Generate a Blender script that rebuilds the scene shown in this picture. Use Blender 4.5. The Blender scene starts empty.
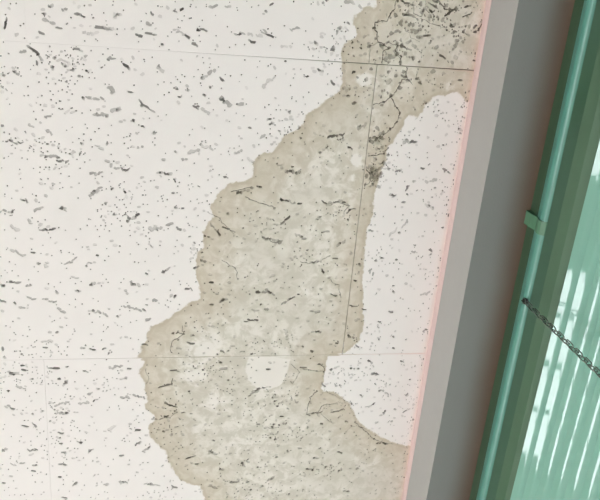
import bpy, bmesh, math, random
from mathutils import Vector, Matrix
from mathutils.geometry import delaunay_2d_cdt
random.seed(11)
scene = bpy.context.scene
C = scene.collection

# ------------------------------------------------------------------ camera
F_PX = 724.03                       # focal length in pixels of the 600 x 500 frame
ZC = 2.5                            # ceiling height
CAM = Vector((0.0, 0.0, ZC - 0.97778))
RW = Matrix(((0.98127685, 0.0114645, 0.19226103),     # rows: world X, Y, Z in terms of image right, down, forward
             (-0.08317067, 0.92558069, 0.36930072),
             (-0.17371925, -0.37837673, 0.90920442)))
cd = bpy.data.cameras.new('camera'); cam = bpy.data.objects.new('camera', cd); C.objects.link(cam)
cd.sensor_width = 36.0; cd.lens = F_PX / 600 * 36; cd.clip_start = 0.02; cd.clip_end = 60
right, down, fwd = RW.col[0], RW.col[1], RW.col[2]
m = Matrix((right, -down, -fwd)).transposed().to_4x4(); m.translation = CAM
cam.matrix_world = m
scene.camera = cam

# ------------------------------------------------------------------ world, exposure
w = bpy.data.worlds.new('world'); scene.world = w; w.use_nodes = True
bgn = w.node_tree.nodes['Background']
bgn.inputs['Color'].default_value = (0.72, 0.80, 0.92, 1); bgn.inputs['Strength'].default_value = 1.0
vs = scene.view_settings
vs.view_transform = 'Standard'; vs.look = 'None'; vs.gamma = 1.0; vs.use_curve_mapping = False
vs.exposure = 0.62
sun_d = bpy.data.lights.new('sun', 'SUN'); sun_d.energy = 26.0; sun_d.angle = math.radians(0.6); sun_d.color = (1.0, .965, .93)
sun = bpy.data.objects.new('sun', sun_d); C.objects.link(sun); sun.location = (4, 6, 6)
sun.rotation_euler = Vector((-1.0, -2.1, -1.6)).to_track_quat('-Z', 'Y').to_euler()
PANE_POWER = 8.4                    # radiance of the daylit panes on the far side of the room

def ray(px, py):
    return (RW @ Vector((px - 300.0, py - 250.0, F_PX)))
def on_ceiling(px, py):
    d = ray(px, py); t = (ZC - CAM.z) / d.z
    p = CAM + d * t
    return p.x, p.y

# ------------------------------------------------------------------ helpers
def lin(r, g, b):
    f = lambda c: (c / 255 / 12.92) if c / 255 <= 0.04045 else ((c / 255 + 0.055) / 1.055) ** 2.4
    return (f(r), f(g), f(b), 1.0)

class NT:
    def __init__(self, name):
        self.m = bpy.data.materials.new(name); self.m.use_nodes = True
        self.t = self.m.node_tree; self.b = self.t.nodes['Principled BSDF']
    def n(self, typ, **kw):
        nd = self.t.nodes.new(typ)
        for k, v in kw.items(): setattr(nd, k, v)
        return nd
    def put(self, sock, v):
        if isinstance(v, bpy.types.NodeSocket): self.t.links.new(v, sock)
        else: sock.default_value = v
    def math(self, op, a, b=0.0, clamp=False):
        nd = self.n('ShaderNodeMath', operation=op, use_clamp=clamp)
        self.put(nd.inputs[0], a); self.put(nd.inputs[1], b); return nd.outputs[0]
    def mix(self, fac, a, b, blend='MIX'):
        nd = self.n('ShaderNodeMix', data_type='RGBA', blend_type=blend)
        self.put(nd.inputs['Factor'], fac); self.put(nd.inputs[6], a); self.put(nd.inputs[7], b); return nd.outputs[2]
    def noise(self, scale, detail=3.0, rough=0.55, vec=None, dist=0.0):
        nd = self.n('ShaderNodeTexNoise'); nd.inputs['Scale'].default_value = scale
        nd.inputs['Detail'].default_value = detail; nd.inputs['Roughness'].default_value = rough
        nd.inputs['Distortion'].default_value = dist
        if vec is not None: self.t.links.new(vec, nd.inputs['Vector'])
        return nd.outputs['Fac']
    def coord(self): return self.n('ShaderNodeTexCoord').outputs['Object']
    def attr(self, name): return self.n('ShaderNodeAttribute', attribute_name=name).outputs['Fac']
    def smooth(self, v, a, b, lo=0.0, hi=1.0):
        nd = self.n('ShaderNodeMapRange', interpolation_type='SMOOTHSTEP')
        self.put(nd.inputs['Value'], v)
        for s, x in zip(('From Min', 'From Max', 'To Min', 'To Max'), (a, b, lo, hi)): nd.inputs[s].default_value = x
        return nd.outputs['Result']
    def bump(self, h, strength, dist):
        nd = self.n('ShaderNodeBump'); nd.inputs['Strength'].default_value = strength; nd.inputs['Distance'].default_value = dist
        self.t.links.new(h, nd.inputs['Height']); self.t.links.new(nd.outputs['Normal'], self.b.inputs['Normal'])

def simple(name, col, rough=0.6, nscale=40.0, var=0.06, bump=0.0, metal=0.0, spec=0.5):
    s = NT(name); co = s.coord()
    f = s.noise(nscale, vec=co)
    c2 = tuple(x * (1 - var * 2) for x in col[:3]) + (1,)
    s.put(s.b.inputs['Base Color'], s.mix(f, c2, tuple(min(1, x * (1 + var)) for x in col[:3]) + (1,)))
    s.b.inputs['Roughness'].default_value = rough; s.b.inputs['Metallic'].default_value = metal
    s.b.inputs['Specular IOR Level'].default_value = spec
    if bump: s.bump(s.noise(nscale * 6, vec=co), bump, 0.002)
    return s.m

def add_box(bm, x0, x1, y0, y1, z0, z1):
    v = [bm.verts.new(p) for p in ((x0,y0,z0),(x1,y0,z0),(x1,y1,z0),(x0,y1,z0),(x0,y0,z1),(x1,y0,z1),(x1,y1,z1),(x0,y1,z1))]
    for q in ((0,3,2,1),(4,5,6,7),(0,1,5,4),(1,2,6,5),(2,3,7,6),(3,0,4,7)): bm.faces.new([v[i] for i in q])
    return v
def add_extrusion(bm, prof, y0, y1, closed=True, caps=True):
    """profile of (x, z) points carried along Y"""
    a = [bm.verts.new((x, y0, z)) for x, z in prof]; b = [bm.verts.new((x, y1, z)) for x, z in prof]
    n = len(prof)
    for i in range(n if closed else n - 1):
        j = (i + 1) % n; bm.faces.new((a[i], a[j], b[j], b[i]))
    if closed and caps: bm.faces.new(a); bm.faces.new(list(reversed(b)))
def mesh(name, bm, mat, smooth=False):
    bmesh.ops.recalc_face_normals(bm, faces=bm.faces[:])
    me = bpy.data.meshes.new(name); bm.to_mesh(me); bm.free()
    if smooth:
        for p in me.polygons: p.use_smooth = True
    me.materials.append(mat); return me
def obj(name, me, parent=None, loc=(0, 0, 0), rot=(0, 0, 0)):
    o = bpy.data.objects.new(name, me); C.objects.link(o); o.location = loc; o.rotation_euler = rot
    if parent: o.parent = parent
    return o
def structure(o, label=None, cat=None):
    o['kind'] = 'structure'
    if label: o['label'] = label
    if cat: o['category'] = cat
    return o

# ------------------------------------------------------------------ dimensions
XW = 0.4350                         # room face of the window wall
ZS = ZC - 0.0921                    # underside of the window recess
XR = 0.5102                         # front of the blind's headrail
ZH = ZC - 0.1439                    # bottom of the headrail's front lip
X_FAR, Y_MIN, Y_MAX = -4.60, -3.2, 5.0
OY0, OY1, SILL = -1.25, 1.55, 0.95  # window opening
PY0, PY1 = 2.0, 4.5                 # unseen window added to let sun onto the floor, brightening the ceiling

# ------------------------------------------------------------------ materials of the setting
M_wall = simple('grey_wall_paint', lin(148, 148, 143), 0.75, 60, 0.02, 0.15)
M_wall2 = simple('white_wall_paint', lin(232, 218, 212), 0.8, 30, 0.02, 0.1)
M_floor = simple('cream_vinyl_floor', lin(221, 215, 209), 0.55, 6, 0.05)
M_trim = simple('pink_cornice_vinyl', lin(192, 170, 165), 0.55, 30, 0.02)
M_frame = simple('aluminium_frame', lin(170, 170, 168), 0.4, 30, 0.03, metal=0.6)
M_cavity = simple('dusty_cavity', lin(56, 46, 36), 0.9, 30, 0.1)

# soffit paint: darker grey than the wall, brown contact shade painted along the headrail
s = NT('shaded_grey_soffit_paint'); co = s.coord()
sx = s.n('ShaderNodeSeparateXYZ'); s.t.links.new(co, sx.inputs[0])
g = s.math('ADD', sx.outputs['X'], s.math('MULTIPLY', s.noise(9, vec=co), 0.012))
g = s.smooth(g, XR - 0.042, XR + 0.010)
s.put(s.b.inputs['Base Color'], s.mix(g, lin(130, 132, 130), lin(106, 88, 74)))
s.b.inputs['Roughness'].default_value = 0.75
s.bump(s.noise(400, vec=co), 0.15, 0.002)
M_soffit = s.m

# ------------------------------------------------------------------ room shell
bm = bmesh.new(); add_box(bm, X_FAR - .2, XW + .3, Y_MIN - .2, Y_MAX + .2, -0.1, 0.0)
structure(obj('floor', mesh('floor', bm, M_floor)))
bm = bmesh.new(); add_box(bm, X_FAR - .2, XW + .3, Y_MIN - .2, Y_MAX + .2, ZC + 0.0098, ZC + 0.12)
ceiling = structure(obj('ceiling', mesh('ceiling', bm, M_cavity)))
bm = bmesh.new()
add_box(bm, XW, XW + .3, Y_MIN, Y_MAX, ZS, ZC + 0.0097)
add_box(bm, XW, XW + .3, Y_MIN, Y_MAX, 0.0, SILL)
add_box(bm, XW, XW + .3, Y_MIN, OY0, SILL, ZS)
add_box(bm, XW, XW + .3, OY1, PY0, SILL, ZS)
add_box(bm, XW, XW + .3, PY1, Y_MAX, SILL, ZS)
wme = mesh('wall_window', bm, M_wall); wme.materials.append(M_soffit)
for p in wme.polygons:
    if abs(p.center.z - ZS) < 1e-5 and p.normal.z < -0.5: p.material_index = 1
structure(obj('wall_window', wme))
for nm, b in (('wall_front', (X_FAR, XW + .3, Y_MIN - .2, Y_MIN)), ('wall_back', (X_FAR, XW + .3, Y_MAX, Y_MAX + .2))):
    bm = bmesh.new(); add_box(bm, *b, 0.0, ZC + 0.0097); structure(obj(nm, mesh(nm, bm, M_wall2)))

# cornice between ceiling and window wall
bm = bmesh.new()
t = 0.0022
add_extrusion(bm, [(XW, ZC), (XW - t, ZC), (XW - t * 1.25, ZC - .003), (XW - t * 1.25, ZC - .009), (XW - t, ZC - .0115), (XW - t * .3, ZC - .0135), (XW, ZC - .0135)], Y_MIN, Y_MAX)
structure(obj('trim_1', mesh('trim_1', bm, M_trim, False)))

# window behind the blind
bm = bmesh.new(); fx0, fx1 = 0.62, 0.68
add_box(bm, fx0, fx1, OY0, OY1, ZS - .05, ZS); add_box(bm, fx0, fx1, OY0, OY1, SILL, SILL + .05)
for y in (OY0, (OY0 + OY1) / 2 - .025, OY1 - .05): add_box(bm, fx0, fx1, y, y + .05, SILL + .05, ZS - .05)
win1 = structure(obj('window_1', mesh('window_1', bm, M_frame)))
gl = NT('window_glass'); gl.b.inputs['Base Color'].default_value = (.9, .95, .93, 1); gl.b.inputs['Roughness'].default_value = 0.02
gl.b.inputs['Transmission Weight'].default_value = 1.0; gl.b.inputs['IOR'].default_value = 1.45
bmid = (OY0 + OY1) / 2
for y0, y1 in ((OY0 + .05, bmid - .025), (bmid + .025, OY1 - .05)):
    bm = bmesh.new(); add_box(bm, .648, .652, y0, y1, SILL + .05, ZS - .05); obj('pane', mesh('pane', bm, gl.m), win1)

bm = bmesh.new()
add_box(bm, fx0, fx1, PY0, PY1, ZS - .05, ZS); add_box(bm, fx0, fx1, PY0, PY1, SILL, SILL + .05)
pmid = (PY0 + PY1) / 2
for y in (PY0, pmid - .025, PY1 - .05): add_box(bm, fx0, fx1, y, y + .05, SILL + .05, ZS - .05)
sun_win = structure(obj('window_4', mesh('window_4', bm, M_frame)))  # added out of view so the sunlit floor lights the ceiling from below
cg = NT('added_window_clear_glass')
tr = cg.n('ShaderNodeBsdfTransparent'); tr.inputs[0].default_value = (.93, .96, .95, 1)
go = cg.n('ShaderNodeBsdfGlossy'); go.inputs['Roughness'].default_value = .02
mx = cg.n('ShaderNodeMixShader'); mx.inputs[0].default_value = .06
cg.t.links.new(tr.outputs[0], mx.inputs[1]); cg.t.links.new(go.outputs[0], mx.inputs[2])
cg.t.links.new(mx.outputs[0], cg.t.nodes['Material Output'].inputs['Surface'])
for y0, y1 in ((PY0 + .05, pmid - .025), (pmid + .025, PY1 - .05)):
    bm = bmesh.new(); add_box(bm, .648, .652, y0, y1, SILL + .05, ZS - .05); obj('pane', mesh('pane', bm, cg.m), sun_win)

# far wall with daylit windows: panes hold diffusing glass bright with daylight
e = NT('daylit_frosted_pane')
e.b.inputs['Base Color'].default_value = (.8, .85, .9, 1); e.b.inputs['Roughness'].default_value = .5
e.put(e.b.inputs['Emission Color'], e.mix(e.noise(1.3, vec=e.coord()), (.93, .95, 1.0, 1), (.96, .97, 1.0, 1)))
e.b.inputs['Emission Strength'].default_value = PANE_POWER
M_pane = e.m
def far_edge(px, py, xs=0.535):
    """where the far wall is met by the sight line mirrored to the level in the slat seen at this pixel"""
    d = ray(px, py); k = (xs - CAM.x) / d.x; p = CAM + d * k
    sn = d.y / d.length; return p.y + .08 + 1.043 * (xs - X_FAR) * sn / math.sqrt(1 - sn * sn)
FW_Z0, FW_Z1 = 0.62, 2.12
pane_edges = [(far_edge(571, 272), far_edge(560, 315.5)), (far_edge(559, 320), far_edge(549, 363)),
              (far_edge(548, 370), far_edge(538, 410.5)), (far_edge(537, 415.5), far_edge(527, 457))]
pane_w = [b - a for a, b in pane_edges]
gap_n = far_edge(593, 188) - .10
near_edges = []
yy = gap_n
for k in range(4):
    near_edges.append((yy - .38, yy)); yy -= .42
near_edges.reverse()
wins = [near_edges, pane_edges]
bm = bmesh.new(); x0, x1 = X_FAR - .2, X_FAR
add_box(bm, x0, x1, Y_MIN, Y_MAX, 0, FW_Z0); add_box(bm, x0, x1, Y_MIN, Y_MAX, FW_Z1, ZC + .0097)
ys = [Y_MIN]
for p in wins: ys += [p[0][0] - .05, p[-1][1] + .05]
ys.append(Y_MAX)
for a, b in zip(ys[0::2], ys[1::2]): add_box(bm, x0, x1, a, b, FW_Z0, FW_Z1)
structure(obj('wall_far', mesh('wall_far', bm, M_wall2)))
for n, p in enumerate(wins):
    bm = bmesh.new(); a, b = p[0][0] - .05, p[-1][1] + .05
    add_box(bm, x0 + .1, x0 + .19, a, b, FW_Z0, FW_Z0 + .04); add_box(bm, x0 + .1, x0 + .19, a, b, FW_Z1 - .04, FW_Z1)
    cuts = [a] + [v for q in p for v in q] + [b]
    for c0, c1 in zip(cuts[0::2], cuts[1::2]): add_box(bm, x0 + .1, x0 + .19, c0, c1, FW_Z0 + .04, FW_Z1 - .04)
    wo = structure(obj('window_%d' % (n + 2), mesh('window_%d' % (n + 2), bm, M_frame)))
    for q0, q1 in p:
        bm = bmesh.new(); add_box(bm, x0 + .178, x0 + .186, q0, q1, FW_Z0 + .04, FW_Z1 - .04)
        obj('pane', mesh('pane', bm, M_pane), wo)

# ------------------------------------------------------------------ ceiling tiles
# material: mineral board, water stain shape from attributes stored on the tiles
s = NT('fissured_mineral_board'); co = s.coord()
dist = s.attr('stain_depth'); pit = s.attr('pit'); wht = s.attr('clean_patch'); mold = s.attr('mould'); pk = s.attr('pink_bounce')
n1 = s.noise(95, 3, .6, co); n2 = s.noise(52, 6, .66, co, .5); n3 = s.noise(9, 3, .55, co)
d = s.math('ADD', dist, s.math('MULTIPLY', s.math('SUBTRACT', n1, .5), .011))
mask = s.smooth(d, -.0016, .0016)
board = s.mix(s.noise(14, vec=co), lin(243, 239, 237), lin(246, 243, 241))
rim = s.smooth(s.math('ADD', d, s.math('MULTIPLY', s.math('SUBTRACT', n2, .5), .07)), .004, .075, 1.0, 0.0)
inner = s.mix(s.smooth(n2, .40, .60), lin(214, 210, 198), lin(235, 231, 223))
inner = s.mix(s.math('MULTIPLY', s.smooth(n3, .42, .6), .5), inner, lin(210, 205, 192))
tan = s.mix(s.smooth(n2, .3, .7), lin(205, 196, 179), lin(216, 208, 193))
st = s.mix(s.math('MULTIPLY', rim, .92), inner, tan)
edge = s.math('MULTIPLY', s.smooth(d, -.001, .001), s.smooth(d, .0025, .007, .3, 0.0))
st = s.mix(edge, st, lin(184, 169, 146))
patch = s.smooth(s.math('ADD', wht, s.math('MULTIPLY', s.math('SUBTRACT', n2, .5), 1.0)), .36, .66)
st = s.mix(patch, st, lin(240, 236, 230))
md = s.smooth(s.math('ADD', mold, s.math('MULTIPLY', s.math('SUBTRACT', n2, .5), .9)), .4, 1.0)
st = s.mix(s.math('MULTIPLY', md, .75), st, lin(150, 146, 128))
col = s.mix(mask, board, st)
col = s.mix(s.math('MULTIPLY', pk, .5), col, lin(236, 198, 186))  # cornice's pink bounce light painted onto the board edge
core = s.mix(mask, lin(66, 62, 58), lin(58, 52, 40))
col = s.mix(pit, col, core)
s.put(s.b.inputs['Base Color'], col)
s.b.inputs['Roughness'].default_value = .9; s.b.inputs['Specular IOR Level'].default_value = .2
s.bump(s.noise(700, 2, .5, co), .12, .001)
M_board = s.m
M_board_plain = M_board

def px(*pts): return [on_ceiling(a, b) for a, b in pts]
stain = px((377,-5),(376,7),(366,7),(361,10),(354,17),(353,22),(356,31),(358,36),(353,40),(344,43),(341,50),(341,62),(343,75),(341,88),(337,94),
  (327,100),(315,109),(306,114),(304,124),(299,129),(290,133),(282,137),(280,145),(270,152),(260,154),(253,164),(252,178),(246,182),(238,181),(227,185),
  (217,196),(210,208),(214,216),(207,224),(203,233),(204,246),(198,252),(196,266),(197,280),(201,294),(199,300),(190,302),(180,310),(172,316),(163,322),
  (150,328),(146,335),(148,340),(141,346),(141,353),(138,357),(144,361),(143,367),(139,371),(141,377),(145,383),(145,392),(148,398),(145,408),(152,413),
  (155,418),(148,428),(150,436),(160,447),(167,453),(166,458),(173,469),(180,480),(192,485),(200,486),(206,502),(216,516),(222,530),(240,541),(258,556),(290,562),(315,574),(350,572),(378,578),(400,566),(430,556),
  (430,470),(416,446),(405,446),(395,443),(380,436),(366,428),(357,420),(354,411),(349,403),(341,397),(334,392),(323,391),(321,388),(324,380),(326,368),(327,357),
  (336,354),(346,353),(353,347),(360,339),(363,325),(363,300),(363,275),(364,256),(367,229),(373,215),(374,197),(377,184),(382,170),(386,158),(387,149),
  (393,142),(399,133),(403,126),(406,118),(411,114),(415,115),(418,118),(424,108),(430,99),(437,96),(446,95),(455,92),(460,92),(463,99),(467,102),(480,103),
  (500,60),(520,-60),(440,-110),(372,-80),(366,-40))
holes = [(px((250,355),(272,355.5),(290,360),(288,372),(282,385),(268,391),(256,388),(248,380),(246,365)), .010, 1.0)]
soft_patches = [(365,80,10,.8),(356,160,7,1.0),(352,178,6,.8),(330,260,22,.32),(350,195,10,.45),(205,350,24,.75),(195,375,18,.7),(215,400,24,.6),(240,440,28,.5),(200,428,16,.5),(225,365,14,.5),
                (190,365,20,.4),(275,245,30,.25),(315,320,22,.4),(250,330,25,.28),(450,60,22,.35),(425,30,25,.15),(445,85,14,.5),(215,345,12,.5),(310,290,10,.5),(395,470,18,.2)]
mould_spots = [(455,30,20,.3),(430,40,22,.25),(392,45,22,.5),(410,25,24,.45),(378,140,7,.9),(374,170,6,1.0),(385,85,16,.35),(440,12,16,.5),(374,178,5,.9),(388,55,8,.7),(420,10,16,.5),(400,100,10,.35),(345,240,10,.2),(320,410,10,.35),(385,443,6,.4)]
PXM = 1 / 655.0                     # metres on the ceiling for one pixel of the frame, about
patches_w = [(on_ceiling(a, b), r * PXM, v) for a, b, r, v in soft_patches]
mould_w = [(on_ceiling(a, b), r * PXM, v) for a, b, r, v in mould_spots]

def signed_depth(poly, x, y):
    """positive inside the outline, in metres"""
    best = 1e9; inside = False; n = len(poly); j = n - 1
    for i in range(n):
        ax, ay = poly[j]; bx, by = poly[i]
        if (ay > y) != (by > y) and x < (bx - ax) * (y - ay) / (by - ay) + ax: inside = not inside
        ex, ey = bx - ax, by - ay; l2 = ex * ex + ey * ey
        u = ((x - ax) * ex + (y - ay) * ey) / l2 if l2 else 0
        u = 0 if u < 0 else 1 if u > 1 else u
        q = (x - ax - u * ex) ** 2 + (y - ay - u * ey) ** 2
        if q < best: best = q
        j = i
    best = math.sqrt(best); return best if inside else -best
sb = (min(p[0] for p in stain) - .03, max(p[0] for p in stain) + .03, min(p[1] for p in stain) - .03, max(p[1] for p in stain) + .03)
def stain_values(x, y):
    if not (sb[0] < x < sb[1] and sb[2] < y < sb[3]): return -.05, 0.0, 0.0
    dep = max(-.05, signed_depth(stain, x, y)); c = mo = 0.0
    for poly, soft, v in holes:
        h = signed_depth(poly, x, y); c = max(c, v * min(1, max(0, .5 + h / soft)))
    for (a, b), r, v in patches_w:
        q = ((x - a) ** 2 + (y - b) ** 2) / (r * r)
        if q < 6: c = max(c, v * math.exp(-q))
    for (a, b), r, v in mould_w:
        q = ((x - a) ** 2 + (y - b) ** 2) / (r * r)
        if q < 6: mo = max(mo, v * math.exp(-q))
    return dep, c, mo

# fissures seen in the photograph: crop origin, then (x, y, length, angle, tone) at three times the frame's size
D, G, P = 'dark', 'grey', 'pale'
seen = {
(0, 0): [(16,76,25,100,D),(123,99,22,20,D),(177,84,20,10,D),(230,42,18,15,D),(297,82,34,8,D),(420,109,18,10,D),(446,100,26,8,D),(582,131,18,20,D),(595,91,15,0,D),(229,147,24,2,D),
  (376,196,22,25,D),(111,189,18,95,D),(391,276,22,12,D),(435,318,34,30,D),(585,320,18,20,D),(152,22,12,0,G),(191,25,12,0,G),(523,33,12,10,D),(545,28,16,-30,D),(458,43,12,30,D),(447,74,16,40,G),
  (7,377,12,10,D),(2,168,8,0,D),(69,153,14,0,G),(480,207,25,45,G),(92,375,18,20,G),(148,400,20,25,G),(140,352,18,0,G),(527,264,14,0,G),(540,291,16,-20,G),(52,217,14,0,G),(398,362,12,0,G),
  (426,379,12,0,D),(421,441,12,0,G),(580,455,35,-15,G),(490,480,12,0,G),(333,264,22,40,G),(250,175,18,0,G),(10,265,18,25,G),(180,484,16,0,D),(327,490,26,35,G),(150,469,50,5,G),(277,294,55,10,G),
  (305,343,42,5,G),(350,330,25,-10,G),(150,66,35,20,G),(245,45,25,45,G),(270,100,35,5,P),(545,99,45,30,G),(180,180,35,5,P),(325,84,35,5,P),(332,175,25,-5,G),(350,45,25,-30,P),(300,440,25,20,P),(210,336,25,0,P)],
(200, 0): [(215,12,20,-30,D),(40,22,20,10,G),(8,88,20,5,D),(118,103,30,-10,G),(160,127,22,8,D),(210,107,34,25,D),(283,85,32,-5,G),(397,149,20,10,D),(317,175,24,0,D),(67,240,16,30,D),
  (75,305,35,40,G),(25,222,45,-35,G),(205,245,50,-40,P),(15,333,30,30,G),(120,313,20,0,G),(399,251,18,40,D),(361,211,20,10,G),(322,229,14,-20,D),(462,215,16,0,D),(460,310,16,-10,D),(450,5,25,15,G),
  (445,70,14,40,D),(412,90,25,-45,P),(368,105,20,0,P),(258,140,30,0,P),(150,383,14,20,D),(210,357,14,0,G),(190,410,16,0,G),(448,443,16,10,D),(410,405,50,-10,D),(490,380,40,-15,G),(165,105,40,0,P),
  (340,128,25,0,P),(270,355,30,0,P),(195,40,14,0,G),(20,440,30,10,P),(120,455,14,0,G)],
(0, 167): [(365,6,45,10,G),(290,17,35,0,G),(285,74,40,-30,G),(75,101,20,20,G),(115,124,28,-10,G),(8,134,18,0,G),(33,136,16,0,G),(190,125,20,10,G),(375,75,14,50,D),(493,20,45,10,G),
  (525,42,12,60,D),(520,78,12,0,D),(548,124,14,0,D),(140,189,45,0,D),(90,163,18,45,G),(398,154,45,-35,G),(467,184,38,0,G),(539,187,18,20,D),(507,171,18,-10,G),(55,257,40,15,G),(100,257,20,10,D),
  (213,283,45,-35,G),(293,265,12,0,D),(267,287,16,-10,G),(500,308,30,-40,G),(590,298,20,-30,G),(404,351,32,15,G),(465,400,14,0,G),(400,424,70,12,G),(10,403,22,10,D),(45,408,16,40,D),(65,422,18,0,G),
  (93,397,24,20,G),(148,400,45,20,G),(185,432,28,35,G),(300,437,50,20,G),(233,372,16,0,G),(278,350,20,-25,G),(45,346,30,0,G),(568,364,24,0,G),(521,386,20,0,G),(225,330,22,15,P),(8,356,14,0,G),
  (85,356,18,0,G),(45,183,30,40,P),(140,290,15,100,P),(440,320,10,0,G)],
(0, 333): [(135,44,20,5,D),(8,48,20,80,D),(280,50,18,0,D),(310,48,14,-35,D),(247,44,12,20,G),(330,55,12,-30,G),(68,98,18,0,D),(72,111,22,5,D),(43,122,25,10,G),(170,106,32,5,D),(253,114,18,3,D),
  (178,138,16,3,D),(198,147,18,-45,G),(63,162,30,10,G),(185,211,50,-15,G),(185,241,35,0,G),(28,223,28,25,G),(75,279,28,15,D),(103,274,20,40,G),(270,182,18,-15,G),(250,208,35,-5,G),(285,203,14,-20,G),
  (347,101,45,-10,G),(387,107,20,10,D),(416,192,40,12,D),(185,301,18,0,D),(183,332,18,0,D),(190,358,22,-5,D),(187,393,18,0,G),(180,432,16,0,D),(196,495,18,0,D),(98,352,30,0,G),(68,391,14,0,G),
  (106,396,16,0,G),(100,414,24,10,D),(10,450,18,15,D),(40,395,20,0,P),(272,354,22,-50,G),(415,291,24,5,D),(412,332,25,-45,G),(440,347,30,-35,G),(365,368,22,-5,D),(237,328,20,25,G),(223,452,25,-35,G),
  (370,447,30,5,G),(455,453,50,10,G),(525,463,22,10,D),(335,285,30,-30,P),(370,137,25,-15,P),(12,350,20,-10,G),(140,25,30,0,P),(462,257,16,0,G),(25,174,14,0,D),(318,455,16,0,G),(432,33,20,0,D),
  (577,32,24,0,D),(520,112,30,-5,D),(488,160,34,-15,D),(567,175,14,0,D),(510,216,30,15,D),(500,250,30,-20,D),(590,393,20,0,D),(565,375,30,-20,D)],
(200, 333): [(65,54,16,15,D),(155,63,14,0,D),(205,109,20,3,D),(70,105,26,0,G),(310,104,32,3,D),(335,54,18,30,D),(410,31,16,15,D),(473,41,16,25,D),(580,12,14,20,D),(580,45,14,20,D),(508,84,22,20,D),
  (400,105,25,-25,G),(372,158,18,25,D),(365,272,18,10,D),(437,265,14,0,D),(245,250,18,0,D),(560,180,40,30,G),(485,188,14,0,G),(510,218,35,-20,G),(550,240,30,-40,G),(160,178,45,-30,G),(345,240,50,-10,D),
  (410,235,40,-10,D),(545,332,40,5,D),(40,360,35,25,G),(130,395,30,45,G),(215,435,30,-30,G),(105,445,30,-5,G),(230,372,14,0,D),(330,408,30,0,G),(420,358,20,20,G),(345,375,20,0,G),(300,345,14,0,G),
  (65,408,20,0,G),(420,411,20,-45,G),(470,408,14,0,G),(440,475,30,10,G),(570,265,20,-20,G),(530,270,12,0,G),(255,270,14,0,G),(290,205,20,10,G),(175,275,14,0,G)],
(200, 167): [(280,14,45,5,G),(75,30,14,0,D),(135,70,50,-20,G),(180,60,15,0,D),(245,98,20,30,D),(270,105,35,20,G),(300,110,20,0,D),(375,108,18,20,D),(432,106,18,5,D),(405,105,40,-10,G),(450,130,25,-25,G),
  (80,184,34,20,D),(215,218,60,15,G),(300,208,40,25,G),(378,195,25,0,G),(425,228,35,-35,G),(407,274,24,0,D),(345,285,25,-20,G),(370,315,18,45,D),(265,400,50,-30,G),(295,382,14,0,D),(405,386,24,5,D),
  (35,346,20,0,D),(12,282,16,0,G),(185,376,35,0,G),(465,341,14,20,D),(495,428,16,0,D),(510,190,16,0,D),(515,315,25,45,G),(545,272,12,0,D),(590,278,14,15,D),(580,195,30,-35,P),(578,85,25,15,G),
  (575,435,16,0,D),(580,356,12,0,D),(590,12,15,0,D),(515,20,14,0,D),(345,434,30,0,G),(200,425,14,0,G),(540,465,12,0,D),(70,400,30,-30,G),(350,494,35,0,G),(165,430,20,30,P)],
(400, 167): [(135,8,25,35,D),(95,40,40,-25,G),(22,60,16,90,D),(15,170,30,-50,G),(90,120,35,25,P),(10,105,20,0,D),(145,147,12,90,D),(92,250,25,45,D),(45,235,10,0,D),(128,182,12,0,D),(40,255,14,0,G),
  (75,380,35,-15,G),(110,357,10,0,D),(75,490,20,-20,G),(70,5,14,0,D)],
(400, 333): [(5,85,15,15,D),(15,235,25,-30,D),(20,185,20,-40,D),(30,140,10,0,D),(45,100,8,80,D)],
(400, 0): [(20,10,30,10,D),(70,110,40,-15,G),(170,130,45,-60,G),(125,168,22,15,D),(30,45,30,0,G),(105,20,30,35,D),(145,40,30,-35,D),(60,60,20,30,G),(45,90,25,10,G),(60,250,24,20,D),(180,240,20,10,D),
  (225,80,18,-50,D),(222,182,16,20,D),(30,425,45,5,G),(130,435,10,0,D),(180,390,20,10,G),(15,230,18,0,D),(95,35,14,30,D),(160,75,14,0,G),(10,140,30,20,D),(20,200,30,5,D),(110,5,18,0,D),(200,20,20,-30,D)],
}
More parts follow.
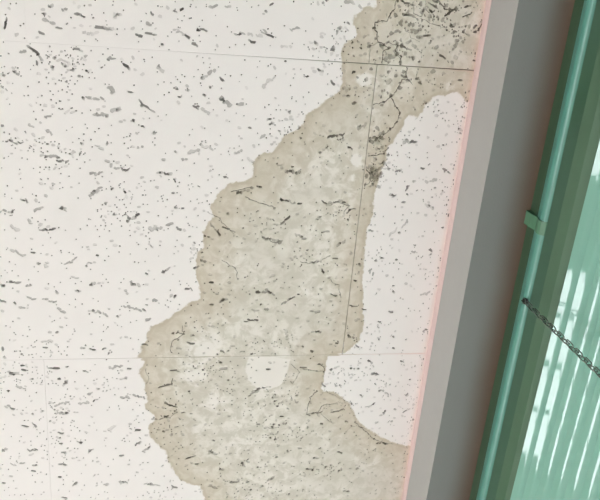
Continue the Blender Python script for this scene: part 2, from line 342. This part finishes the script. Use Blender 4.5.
cracks = [  # hair cracks (frame pixels), half width in metres
 ([(398,0),(395,8),(388,16),(387,21),(375,22),(374,28),(377,33),(377,39),(384,45),(389,48),(383,51),(382,64)], .0010),
 ([(388,42),(397,46),(397,52),(401,56),(401,64)], .0006), ([(407,68),(408,78),(402,80),(398,88),(392,98),(384,102),(373,105)], .0008),
 ([(392,98),(395,106),(400,113),(397,122),(390,129),(384,135),(380,138),(370,138)], .0009), ([(408,79),(413,85)], .0006), ([(417,72),(417,80)], .0005),
 ([(370,45),(369,62)], .0004), ([(370,46),(378,42)], .0004), ([(388,148),(384,154),(377,155),(368,156)], .0009), ([(366,168),(370,174),(371,181),(365,185)], .0008),
 ([(425,0),(426,9),(430,13)], .0005), ([(438,0),(445,8),(450,10),(456,9)], .0014), ([(463,17),(467,16),(472,12)], .0010), ([(398,46),(396,53),(400,62)], .0007),
 ([(475,32),(479,29),(481,24),(482,20)], .0010), ([(413,5),(414,14),(421,17),(424,8)], .0005), ([(420,18),(433,24),(441,29)], .0005), ([(405,28),(412,38),(420,42)], .0004),
 ([(319,364),(324,367),(324,372)], .0009), ([(300,369),(309,370),(317,371),(324,371)], .0006), ([(317,391),(310,398),(308,404),(307,414),(318,412),(322,405),(337,403)], .0008),
 ([(326,391),(333,395),(343,399),(352,405)], .0005), ([(333,412),(338,410),(344,409)], .0012), ([(355,422),(365,431),(374,439),(384,443),(394,444)], .0008), ([(320,414),(331,422)], .0004),
 ([(182,326),(184,334),(177,338),(171,341),(171,352)], .0006), ([(177,333),(184,333)], .0009), ([(173,379),(172,384),(162,386),(158,388)], .0010), ([(166,404),(170,406),(175,407)], .0009),
 ([(146,369),(149,380),(146,384)], .0004), ([(252,392),(262,388),(270,387)], .0005), ([(292,365),(300,372),(292,384)], .0004), ([(346,432),(352,426),(366,428)], .0004),
 ([(160,415),(170,418),(178,412)], .0005), ([(246,197),(262,204),(276,208)], .0006), ([(325,205),(340,202),(350,206),(344,212)], .0006), ([(262,236),(272,243),(283,241)], .0007),
 ([(300,262),(315,264),(330,256)], .0004), ([(222,260),(235,268),(238,280)], .0004), ([(330,280),(338,285),(341,298)], .0004), ([(231,192),(240,190),(252,186)], .0006), ([(208,212),(220,218),(234,236)], .0004),
]

TILE = 0.455
X0, Y0 = 0.29092, 0.12179           # where three joints meet, seen in the stain
TILE_T = 0.0095
tiles = []                          # x0, x1, y0, y1
row0 = int(math.floor((Y_MIN - Y0) / TILE)) ; row1 = int(math.ceil((Y_MAX - Y0) / TILE))
for r in range(row0, row1):
    ya, yb = Y0 + r * TILE, Y0 + (r + 1) * TILE
    off = X0 if r % 2 == 0 else X0 - TILE
    k = math.floor((XW - off) / .91)
    while off + (k + 1) * .91 > X_FAR:
        xa, xb = off + k * .91, off + (k + 1) * .91
        tiles.append((max(xa, X_FAR), min(xb, XW - .0003), max(ya, Y_MIN), min(yb, Y_MAX))); k -= 1
VX0, VX1, VY0, VY1 = -0.88, XW, -0.76, 1.48     # part of the ceiling the camera can look at, with a margin

# --- outlines of the pits and fissures, with depth and tone
pits = []                           # (polygon, depth, tone, cx, cy)
rnd = random.Random(5)
def blob(cx, cy, a, b, ang, n=7, jag=.28):
    ca, sa = math.cos(ang), math.sin(ang); out = []
    for i in range(n):
        t = 2 * math.pi * (i + rnd.uniform(-.2, .2)) / n; k = 1 + rnd.uniform(-jag, jag)
        c, q = math.cos(t), math.sin(t)
        u, v = a * k * math.copysign(abs(c) ** .65, c), b * k * math.copysign(abs(q) ** .8, q)
        out.append((cx + u * ca - v * sa, cy + u * sa + v * ca))
    return out
def fissure(cx, cy, length, ang, tone):
    wd = min(length * .22, rnd.uniform(.0011, .0018)) * (1.1 if tone == D else 1.5)
    if tone == D and length < .017:
        pits.append((blob(cx, cy, length * .38, wd * 1.05, ang, 9, .3), .0022, rnd.uniform(.5, .9), cx, cy))
        if rnd.random() < .5:
            u = rnd.choice((-1, 1)) * length * .5
            pits.append((blob(cx + u * math.cos(ang + .3), cy + u * math.sin(ang + .3), length * .28, wd * .9, ang + .4, 7), .0009, rnd.uniform(.25, .5), cx, cy))
        if length > .012 and rnd.random() < .7:
            u = rnd.choice((-1, 1)) * length * .6
            pits.append((blob(cx + u * math.cos(ang), cy + u * math.sin(ang) + .0006, length * .3, wd * .8, ang, 7), .0009, rnd.uniform(.3, .5), cx, cy))
    else:
        base = .58 if tone == D else .36 if tone == G else .17
        n = max(2, int(length / .0042))
        for i in range(n):
            u = (i + .5) / n - .5; ww = wd * rnd.uniform(.55, 1.2)
            px_, py_ = cx + u * length * math.cos(ang) + rnd.gauss(0, .0007), cy + u * length * math.sin(ang) + rnd.gauss(0, .0009)
            pits.append((blob(px_, py_, length / n * rnd.uniform(.5, .85), ww, ang + rnd.gauss(0, .5), 7), .0010, base * rnd.uniform(.6, 1.35), px_, py_))
        if tone != P and rnd.random() < .38:
            u = rnd.uniform(-.4, .4) * length
            pits.append((blob(cx + u * math.cos(ang), cy + u * math.sin(ang), length * .17, wd * .6, ang, 6), .002, .8, cx, cy))
seen_xy = []
def near_seen(x, y, r):
    for a, b in seen_xy:
        if abs(a - x) < r and abs(b - y) < r: return True
    return False
for (ox, oy), lst in seen.items():
    for x, y, l, a, tone in lst:
        u, v = on_ceiling(ox + x / 3, oy + y / 3)
        p2 = on_ceiling(ox + x / 3 + math.cos(math.radians(a)), oy + y / 3 + math.sin(math.radians(a)))
        seen_xy.append((u, v))
        fissure(u, v, l / 3 * PXM * .95, math.atan2(p2[1] - v, p2[0] - u), tone)
def in_view(x, y):
    v = Vector((x, y, ZC)) - CAM; q = RW.transposed() @ v
    return -2 < 300 + F_PX * q.x / q.z < 602 and -2 < 250 + F_PX * q.y / q.z < 502
# fissures beyond the frame, as the board goes on
for i in range(1080):
    x, y = rnd.uniform(VX0, VX1 - .006), rnd.uniform(VY0, VY1)
    if in_view(x, y) and rnd.random() < .80: continue
    if near_seen(x, y, .012): continue
    fissure(x, y, rnd.choice((.006, .008, .010, .014, .02)) * rnd.uniform(.8, 1.2), rnd.gauss(.12, .45), rnd.choice((D, D, G, G, P)))
# pinholes, many of them gathered in loose swarms
swarms = [(rnd.uniform(VX0, VX1), rnd.uniform(VY0, VY1)) for i in range(340)]
for i in range(19500):
    if rnd.random() < .36:
        a, b = rnd.choice(swarms); x, y = rnd.gauss(a, .018), rnd.gauss(b, .011)
    else: x, y = rnd.uniform(VX0, VX1), rnd.uniform(VY0, VY1)
    if not (VX0 < x < VX1 - .003 and VY0 < y < VY1): continue
    if rnd.random() < .74:
        r = rnd.uniform(.0007, .00115); pits.append((blob(x, y, r, r, 0, 5, .2), .0018, rnd.uniform(.5, .95), x, y))
    else:
        r = rnd.uniform(.0014, .0026); pits.append((blob(x, y, r * 1.2, r * .8, rnd.gauss(.2, .5), 7, .2), .0006, rnd.uniform(.08, .26), x, y))
# swarm of mould specks in the wet corner
for i in range(420):
    (a, b), r, v = rnd.choice(mould_w[:11]); x, y = rnd.gauss(a, r * .8), rnd.gauss(b, r * .8)
    if VX0 < x < XW - .004:
        q = rnd.choice((.0006, .0009, .0014, .0024)) * rnd.uniform(.8, 1.2); pits.append((blob(x, y, q * 1.3, q, rnd.uniform(0, 3), 7, .35), .0010, rnd.uniform(.3, .85) if q < .0012 else rnd.uniform(.15, .5), x, y))
# specks along the cornice
for i in range(250):
    y = rnd.uniform(VY0, VY1); x = XW - .004 - abs(rnd.gauss(0, .005))
    q = rnd.uniform(.0005, .0013); pits.append((blob(x, y, q, q * 1.4, 0, 6), .0012, rnd.uniform(.4, .85), x, y))
for pts, hw in cracks:
    wp = [on_ceiling(a, b) for a, b in pts]
    fine = []
    for (ax, ay), (bx, by) in zip(wp, wp[1:]):
        n = max(1, int(math.hypot(bx - ax, by - ay) / .0035))
        for i in range(n):
            u = i / n; fine.append((ax + (bx - ax) * u + rnd.gauss(0, .0009), ay + (by - ay) * u + rnd.gauss(0, .0009)))
    fine.append(wp[-1])
    for ax, ay in wp:
        if rnd.random() < .35:
            q = hw * rnd.uniform(1.0, 2.0); pits.append((blob(ax, ay, q * 1.5, q, rnd.uniform(0, 3), 7, .35), .0014, rnd.uniform(.4, .8), ax, ay))
    for (ax, ay), (bx, by) in zip(fine, fine[1:]):
        l = math.hypot(bx - ax, by - ay)
        if l < 1e-5: continue
        nx, ny = -(by - ay) / l, (bx - ax) / l; h0, h1 = hw * rnd.uniform(.25, .95), hw * rnd.uniform(.25, .95)
        pits.append(([(ax - nx * h0, ay - ny * h0), (bx - nx * h1, by - ny * h1), (bx + nx * h1, by + ny * h1), (ax + nx * h0, ay + ny * h0)], .0016, rnd.uniform(.5, .9), (ax + bx) / 2, (ay + by) / 2))

def row_gap(y, x):
    """half the joint between two rows: painted shut away from the wet corner, opening towards the wall"""
    if abs(y - Y0) < 1e-4: return .00004 if x < .0 else   .00004 + .00048 * min(1, x / .22)
    if abs(y - Y0 - TILE) < 1e-4: return .00010 if x < -.12 else .00018
    return .00012
def detailed_tile(x0, x1, y0, y1):
    def side(x):
        if abs(x - X0) < 1e-4: return .00045
        return 0.0 if x > XW - .01 else .00002 if y1 < Y0 + .01 else .00010
    xa, xb = x0 + side(x0), x1 - side(x1)
    stops = [xa] + [q for q in (-.12, 0.0, .22) if xa + .01 < q < xb - .01] + [xb]
    ring = [(x, y0 + row_gap(y0, x)) for x in stops] + [(x, y1 - row_gap(y1, x)) for x in reversed(stops)]
    verts = [Vector(p) for p in ring]; nr = len(ring)
    edges = [(i, (i + 1) % nr) for i in range(nr)]; faces = []; meta = []
    gx0, gx1, gy0, gy1 = max(x0, VX0), min(x1, VX1), max(y0, VY0), min(y1, VY1)
    y = gy0 + .003
    while y < gy1 - .001:
        x = gx0 + .003; fy = False
        while x < gx1 - .001:
            near = sb[0] < x < sb[1] and sb[2] < y < sb[3]
            verts.append(Vector((x + rnd.uniform(-.0008, .0008), y + rnd.uniform(-.0008, .0008))))
            x += .006 if near else .02
        y += .006
    for poly, dep, tone, cx, cy in pits:
        if all(x0 + .0004 < a < x1 - .0004 and y0 + .0004 < b < y1 - .0004 for a, b in poly):
            k = len(verts); verts += [Vector(p) for p in poly]; faces.append(list(range(k, k + len(poly)))); meta.append((dep, tone))
    ov, oe, of, _, _, oid = delaunay_2d_cdt(verts, edges, faces, 0, 1e-6)
    V = [(v.x, v.y, 0.0) for v in ov]; tone_v = [0.0] * len(V)
    F = []; low = {}; tagged = []
    for f, ids in zip(of, oid):
        if ids: tagged.append((f, max(meta[i][0] for i in ids), max(meta[i][1] for i in ids)))
        else: F.append(tuple(f))
    ecount = {}
    for f, dep, tn in tagged:
        for v in f:
            if v not in low:
                low[v] = len(V); V.append((ov[v].x, ov[v].y, dep)); tone_v.append(tn)
            else:
                q = low[v]
                if dep > V[q][2]: V[q] = (V[q][0], V[q][1], dep)
                tone_v[q] = max(tone_v[q], tn)
        F.append(tuple(low[v] for v in f))
        for a, b in zip(f, f[1:] + f[:1]):
            if (b, a) in ecount: del ecount[(b, a)]
            else: ecount[(a, b)] = 1
    for a, b in ecount: F.append((a, b, low[b], low[a]))
    # sides and back of the board
    k = len(V); V += [(x, y, TILE_T) for x, y in ring]; tone_v += [0.95] * nr
    c4 = [min(range(len(ov)), key=lambda i: (ov[i].x - X) ** 2 + (ov[i].y - Y) ** 2) for X, Y in ring]
    for i in range(nr): F.append((c4[(i + 1) % nr], c4[i], k + i, k + (i + 1) % nr))
    F.append(tuple(k + i for i in reversed(range(nr))))
    me = bpy.data.meshes.new('ceiling_tile'); me.from_pydata(V, [], F); me.update()
    # all faces look away from the board's inside: down for the face
    me.flip_normals() if sum(p.normal.z * p.area for p in me.polygons if p.center.z < 1e-6) > 0 else None
    arr = {n: [0.0] * len(V) for n in ('stain_depth', 'clean_patch', 'mould', 'pink_bounce')}
    for i, (a, b, c) in enumerate(V):
        dd, cc, mm = stain_values(a, b)
        arr['stain_depth'][i] = dd; arr['clean_patch'][i] = cc; arr['mould'][i] = mm
        arr['pink_bounce'][i] = max(0.0, 1 - (XW - a) / .012) ** 1.5 if a > XW - .012 else 0.0
    arr['pit'] = tone_v
    for n, val in arr.items():
        at = me.attributes.new(n, 'FLOAT', 'POINT'); at.data.foreach_set('value', val)
    me.materials.append(M_board); return me

plain = {}
for (x0, x1, y0, y1) in tiles:
    if x1 - x0 < .01 or y1 - y0 < .01: continue
    g = .0002
    vis = x1 > VX0 and x0 < VX1 and y1 > VY0 and y0 < VY1
    if vis:
        me = detailed_tile(x0, x1, y0, y1)
        obj('ceiling_tile', me, ceiling, (0, 0, ZC))
    else:
        key = (round(x1 - x0, 4), round(y1 - y0, 4))
        if key not in plain:
            bm = bmesh.new(); add_box(bm, g, x1 - x0 - g, g, y1 - y0 - g, 0, TILE_T); me = mesh('ceiling_tile', bm, M_board_plain)
            at = me.attributes.new('stain_depth', 'FLOAT', 'POINT'); at.data.foreach_set('value', [-.05] * len(me.vertices)); plain[key] = me
        obj('ceiling_tile', plain[key], ceiling, (x0, y0, ZC))

# ------------------------------------------------------------------ venetian blind
def paint(name, col, rough, coat=0.0):
    s = NT(name); co = s.coord()
    s.put(s.b.inputs['Base Color'], s.mix(s.noise(25, vec=co), tuple(c * .94 for c in col[:3]) + (1,), col))
    s.put(s.b.inputs['Roughness'], s.math('ADD', s.math('MULTIPLY', s.noise(60, vec=co), .01), rough))
    s.b.inputs['Specular IOR Level'].default_value = .5
    s.b.inputs['Coat Weight'].default_value = coat; s.b.inputs['Coat Roughness'].default_value = .06
    return s.m
M_slat = paint('mint_green_slat_enamel', lin(112, 161, 144), .03, .0)
M_rail = paint('green_headrail_enamel', lin(64, 97, 71), .42)
M_front = paint('shaded_green_face_enamel', lin(48, 72, 50), .5)  # headrail green darkened for the shaded front face
M_ridge = paint('teal_lip_enamel', lin(78, 134, 119), .3)
M_clip = paint('green_clip_plastic', lin(72, 114, 86), .45)
M_steel = simple('dull_steel', lin(112, 120, 112), .28, 80, .08, metal=1.0)
M_hole = simple('black_bushing', lin(22, 22, 22), .5, 60, .05)

BY0, BY1 = OY0 + .02, OY1 - .02
blind = bpy.data.objects.new('venetian_blind', None); C.objects.link(blind)
blind.location = (XR, (BY0 + BY1) / 2, ZS)
blind['label'] = 'green enamelled venetian blind with closed mint slats hanging in the grey window recess'
blind['category'] = 'blind'
bpy.context.view_layer.update()
def part(name, me, loc=(0, 0, 0), parent=None, rot=(0, 0, 0)):
    o = bpy.data.objects.new(name, me); C.objects.link(o)
    par = parent or blind; o.parent = par
    base = par.matrix_world.translation if par is blind else Vector((0, 0, 0))
    o.location = Vector(loc) - base if par is blind else Vector(loc); o.rotation_euler = rot
    return o

# headrail: a channel with a plain front face, a stepped underside and a rolled lip along the front
zt, xb = ZS, XR + .052
prof = [(XR + .0006, zt), (XR + .0006, ZH + .003), (.5264, ZH + .003), (.5394, ZH - .0023), (.5606, ZH - .0214), (xb + .004, ZH - .0214), (xb + .004, zt)]
bm = bmesh.new(); add_extrusion(bm, prof, BY0, BY1); part('headrail', mesh('headrail', bm, M_rail))
bm = bmesh.new(); add_extrusion(bm, [(XR, zt), (XR, ZH + .030), (XR + .0006, ZH + .030), (XR + .0006, zt)], BY0, BY1); part('face_shade_strip', mesh('face_shade_strip', bm, M_front))  # thin strip carrying the front face's shade as a darker green
LIP_H = .027
def lip_x(u): return XR - .0056 * u / .62 if u < .62 else XR - .0004 - .0052 * math.sqrt(max(0, 1 - ((u - .62) / .38) ** 2))
lp = [(lip_x(i / 20), ZH + .003 + LIP_H * (1 - i / 20)) for i in range(21)]
lp = [(XR + .0005, ZH + .003 + LIP_H)] + lp + [(XR + .0005, ZH + .003)]
bm = bmesh.new(); add_extrusion(bm, lp, BY0, BY1); part('front_lip', mesh('front_lip', bm, M_ridge))

# slats
SL_X, SL_Z0, SL_PITCH, SL_N = 0.5335, ZC - .175, .0290, 47
TH_FLAT, TH_LOW, ARC = 36.2, 8.0, 0.0335
def slat_profile():
    pts = [(0.0, 0.0)]; n = 40
    for i in range(n):
        t = (i + .5) / n
        th = TH_FLAT if t < .20 else TH_FLAT - 11.5 * min(1, (t - .20) / .14) - 14 * max(0, (t - .34) / .66)
        th = math.radians(th); x, z = pts[-1]
        pts.append((x + ARC / n * math.sin(th), z - ARC / n * math.cos(th)))
    return pts
sp = slat_profile()
bm = bmesh.new()
back = [(x + .0005, z + .0001) for x, z in reversed(sp)]
add_extrusion(bm, sp + back, BY0 + .004, BY1 - .004)
sl_me = mesh('slat', bm, M_slat, False)
SKEW = math.radians(.8)             # the slats hang a little askew
for k in range(SL_N): part('slat', sl_me, (SL_X, 0, SL_Z0 - .36 * math.tan(SKEW) - k * SL_PITCH), rot=(SKEW, 0, 0))
for o in blind.children:
    if o.name.startswith('slat'): o.location.y = -blind.location.y
for o in blind.children:
    if o.name.startswith(('headrail', 'front_lip', 'face_shade_strip')): o.location = -blind.location
zb_ = SL_Z0 - SL_N * SL_PITCH
bm = bmesh.new(); add_box(bm, SL_X - .008, SL_X + .018, BY0, BY1, zb_ - .018, zb_ - .002); br = part('bottom_rail', mesh('bottom_rail', bm, M_rail)); br.location = -blind.location

# clip that hooks the headrail to the soffit
def at_plane_x(px_, py_, x):
    d = ray(px_, py_); return CAM + d * ((x - CAM.x) / d.x)
def at_plane_z(px_, py_, z):
    d = ray(px_, py_); return CAM + d * ((z - CAM.z) / d.z)
cy = at_plane_x(532, 219, XR).y
bm = bmesh.new(); hw = .0095
out = [(XR - .0060, ZS - .0002), (XR - .0060, ZH + .036), (XR - .0050, ZH + .031)] + [(lip_x(u) - .0016, ZH + .003 + LIP_H * (1 - u)) for u in (.25, .45, .65, .85)] + [(XR - .0012, ZH + .0018), (XR + .0002, ZH + .0018)]
inn = [(XR + .0002, ZH + .0029), (XR - .0003, ZH + .0029)] + [(lip_x(u) - .0002, ZH + .003 + LIP_H * (1 - u)) for u in (.85, .65, .45, .25)] + [(XR - .0014, ZH + .031), (XR - .0002, ZH + .036), (XR - .0002, ZS - .0002)]
add_extrusion(bm, out + inn, cy - hw, cy + hw); clip = part('clip', mesh('clip', bm, M_clip)); clip.location = -blind.location

# bushing in the lip from which the tilt chain comes out
hp = at_plane_x(526.5, 301, XR - .003)
bm = bmesh.new()
bmesh.ops.create_cone(bm, cap_ends=True, segments=20, radius1=.0042, radius2=.0042, depth=.004, matrix=Matrix.Rotation(math.radians(90), 4, 'Y'))
bush = part('bushing', mesh('bushing', bm, M_hole), (XR - .0048, hp.y, hp.z))
def torus(bm, R, r, mat=Matrix(), n=24, k=8, stretch=0.0):
    rings = []
    for i in range(n):
        a = 2 * math.pi * i / n; ring = []
        for j in range(k):
            b = 2 * math.pi * j / k; q = R + r * math.cos(b)
            z = q * math.sin(a) + (stretch if math.sin(a) >= 0 else -stretch)
            ring.append(bm.verts.new(mat @ Vector((q * math.cos(a), r * math.sin(b), z))))
        rings.append(ring)
    for i in range(n):
        for j in range(k): bm.faces.new((rings[i][j], rings[(i + 1) % n][j], rings[(i + 1) % n][(j + 1) % k], rings[i][(j + 1) % k]))
bm = bmesh.new(); torus(bm, .0043, .0007, Matrix.Rotation(math.radians(90), 4, 'Z'))
rg = part('bushing_ring', mesh('bushing_ring', bm, M_steel, True), (-.002, 0, 0), bush)

# tilt chain: twisted oval links hanging straight down
chain = bpy.data.objects.new('tilt_chain', None); C.objects.link(chain); chain.parent = blind
chain.location = Vector((XR - .0075, hp.y, hp.z - .001)) - blind.location
bm = bmesh.new(); torus(bm, .0034, .0008, n=18, k=6, stretch=.0046)
link = mesh('chain_link', bm, M_steel, True)
PITCH = .0108
for i in range(110):
    o = obj('chain_link', link, chain, (0, -.0016 if i % 2 else 0, -.005 - i * PITCH), (0, 0, math.radians(8 + (80 if i % 2 else 0))))
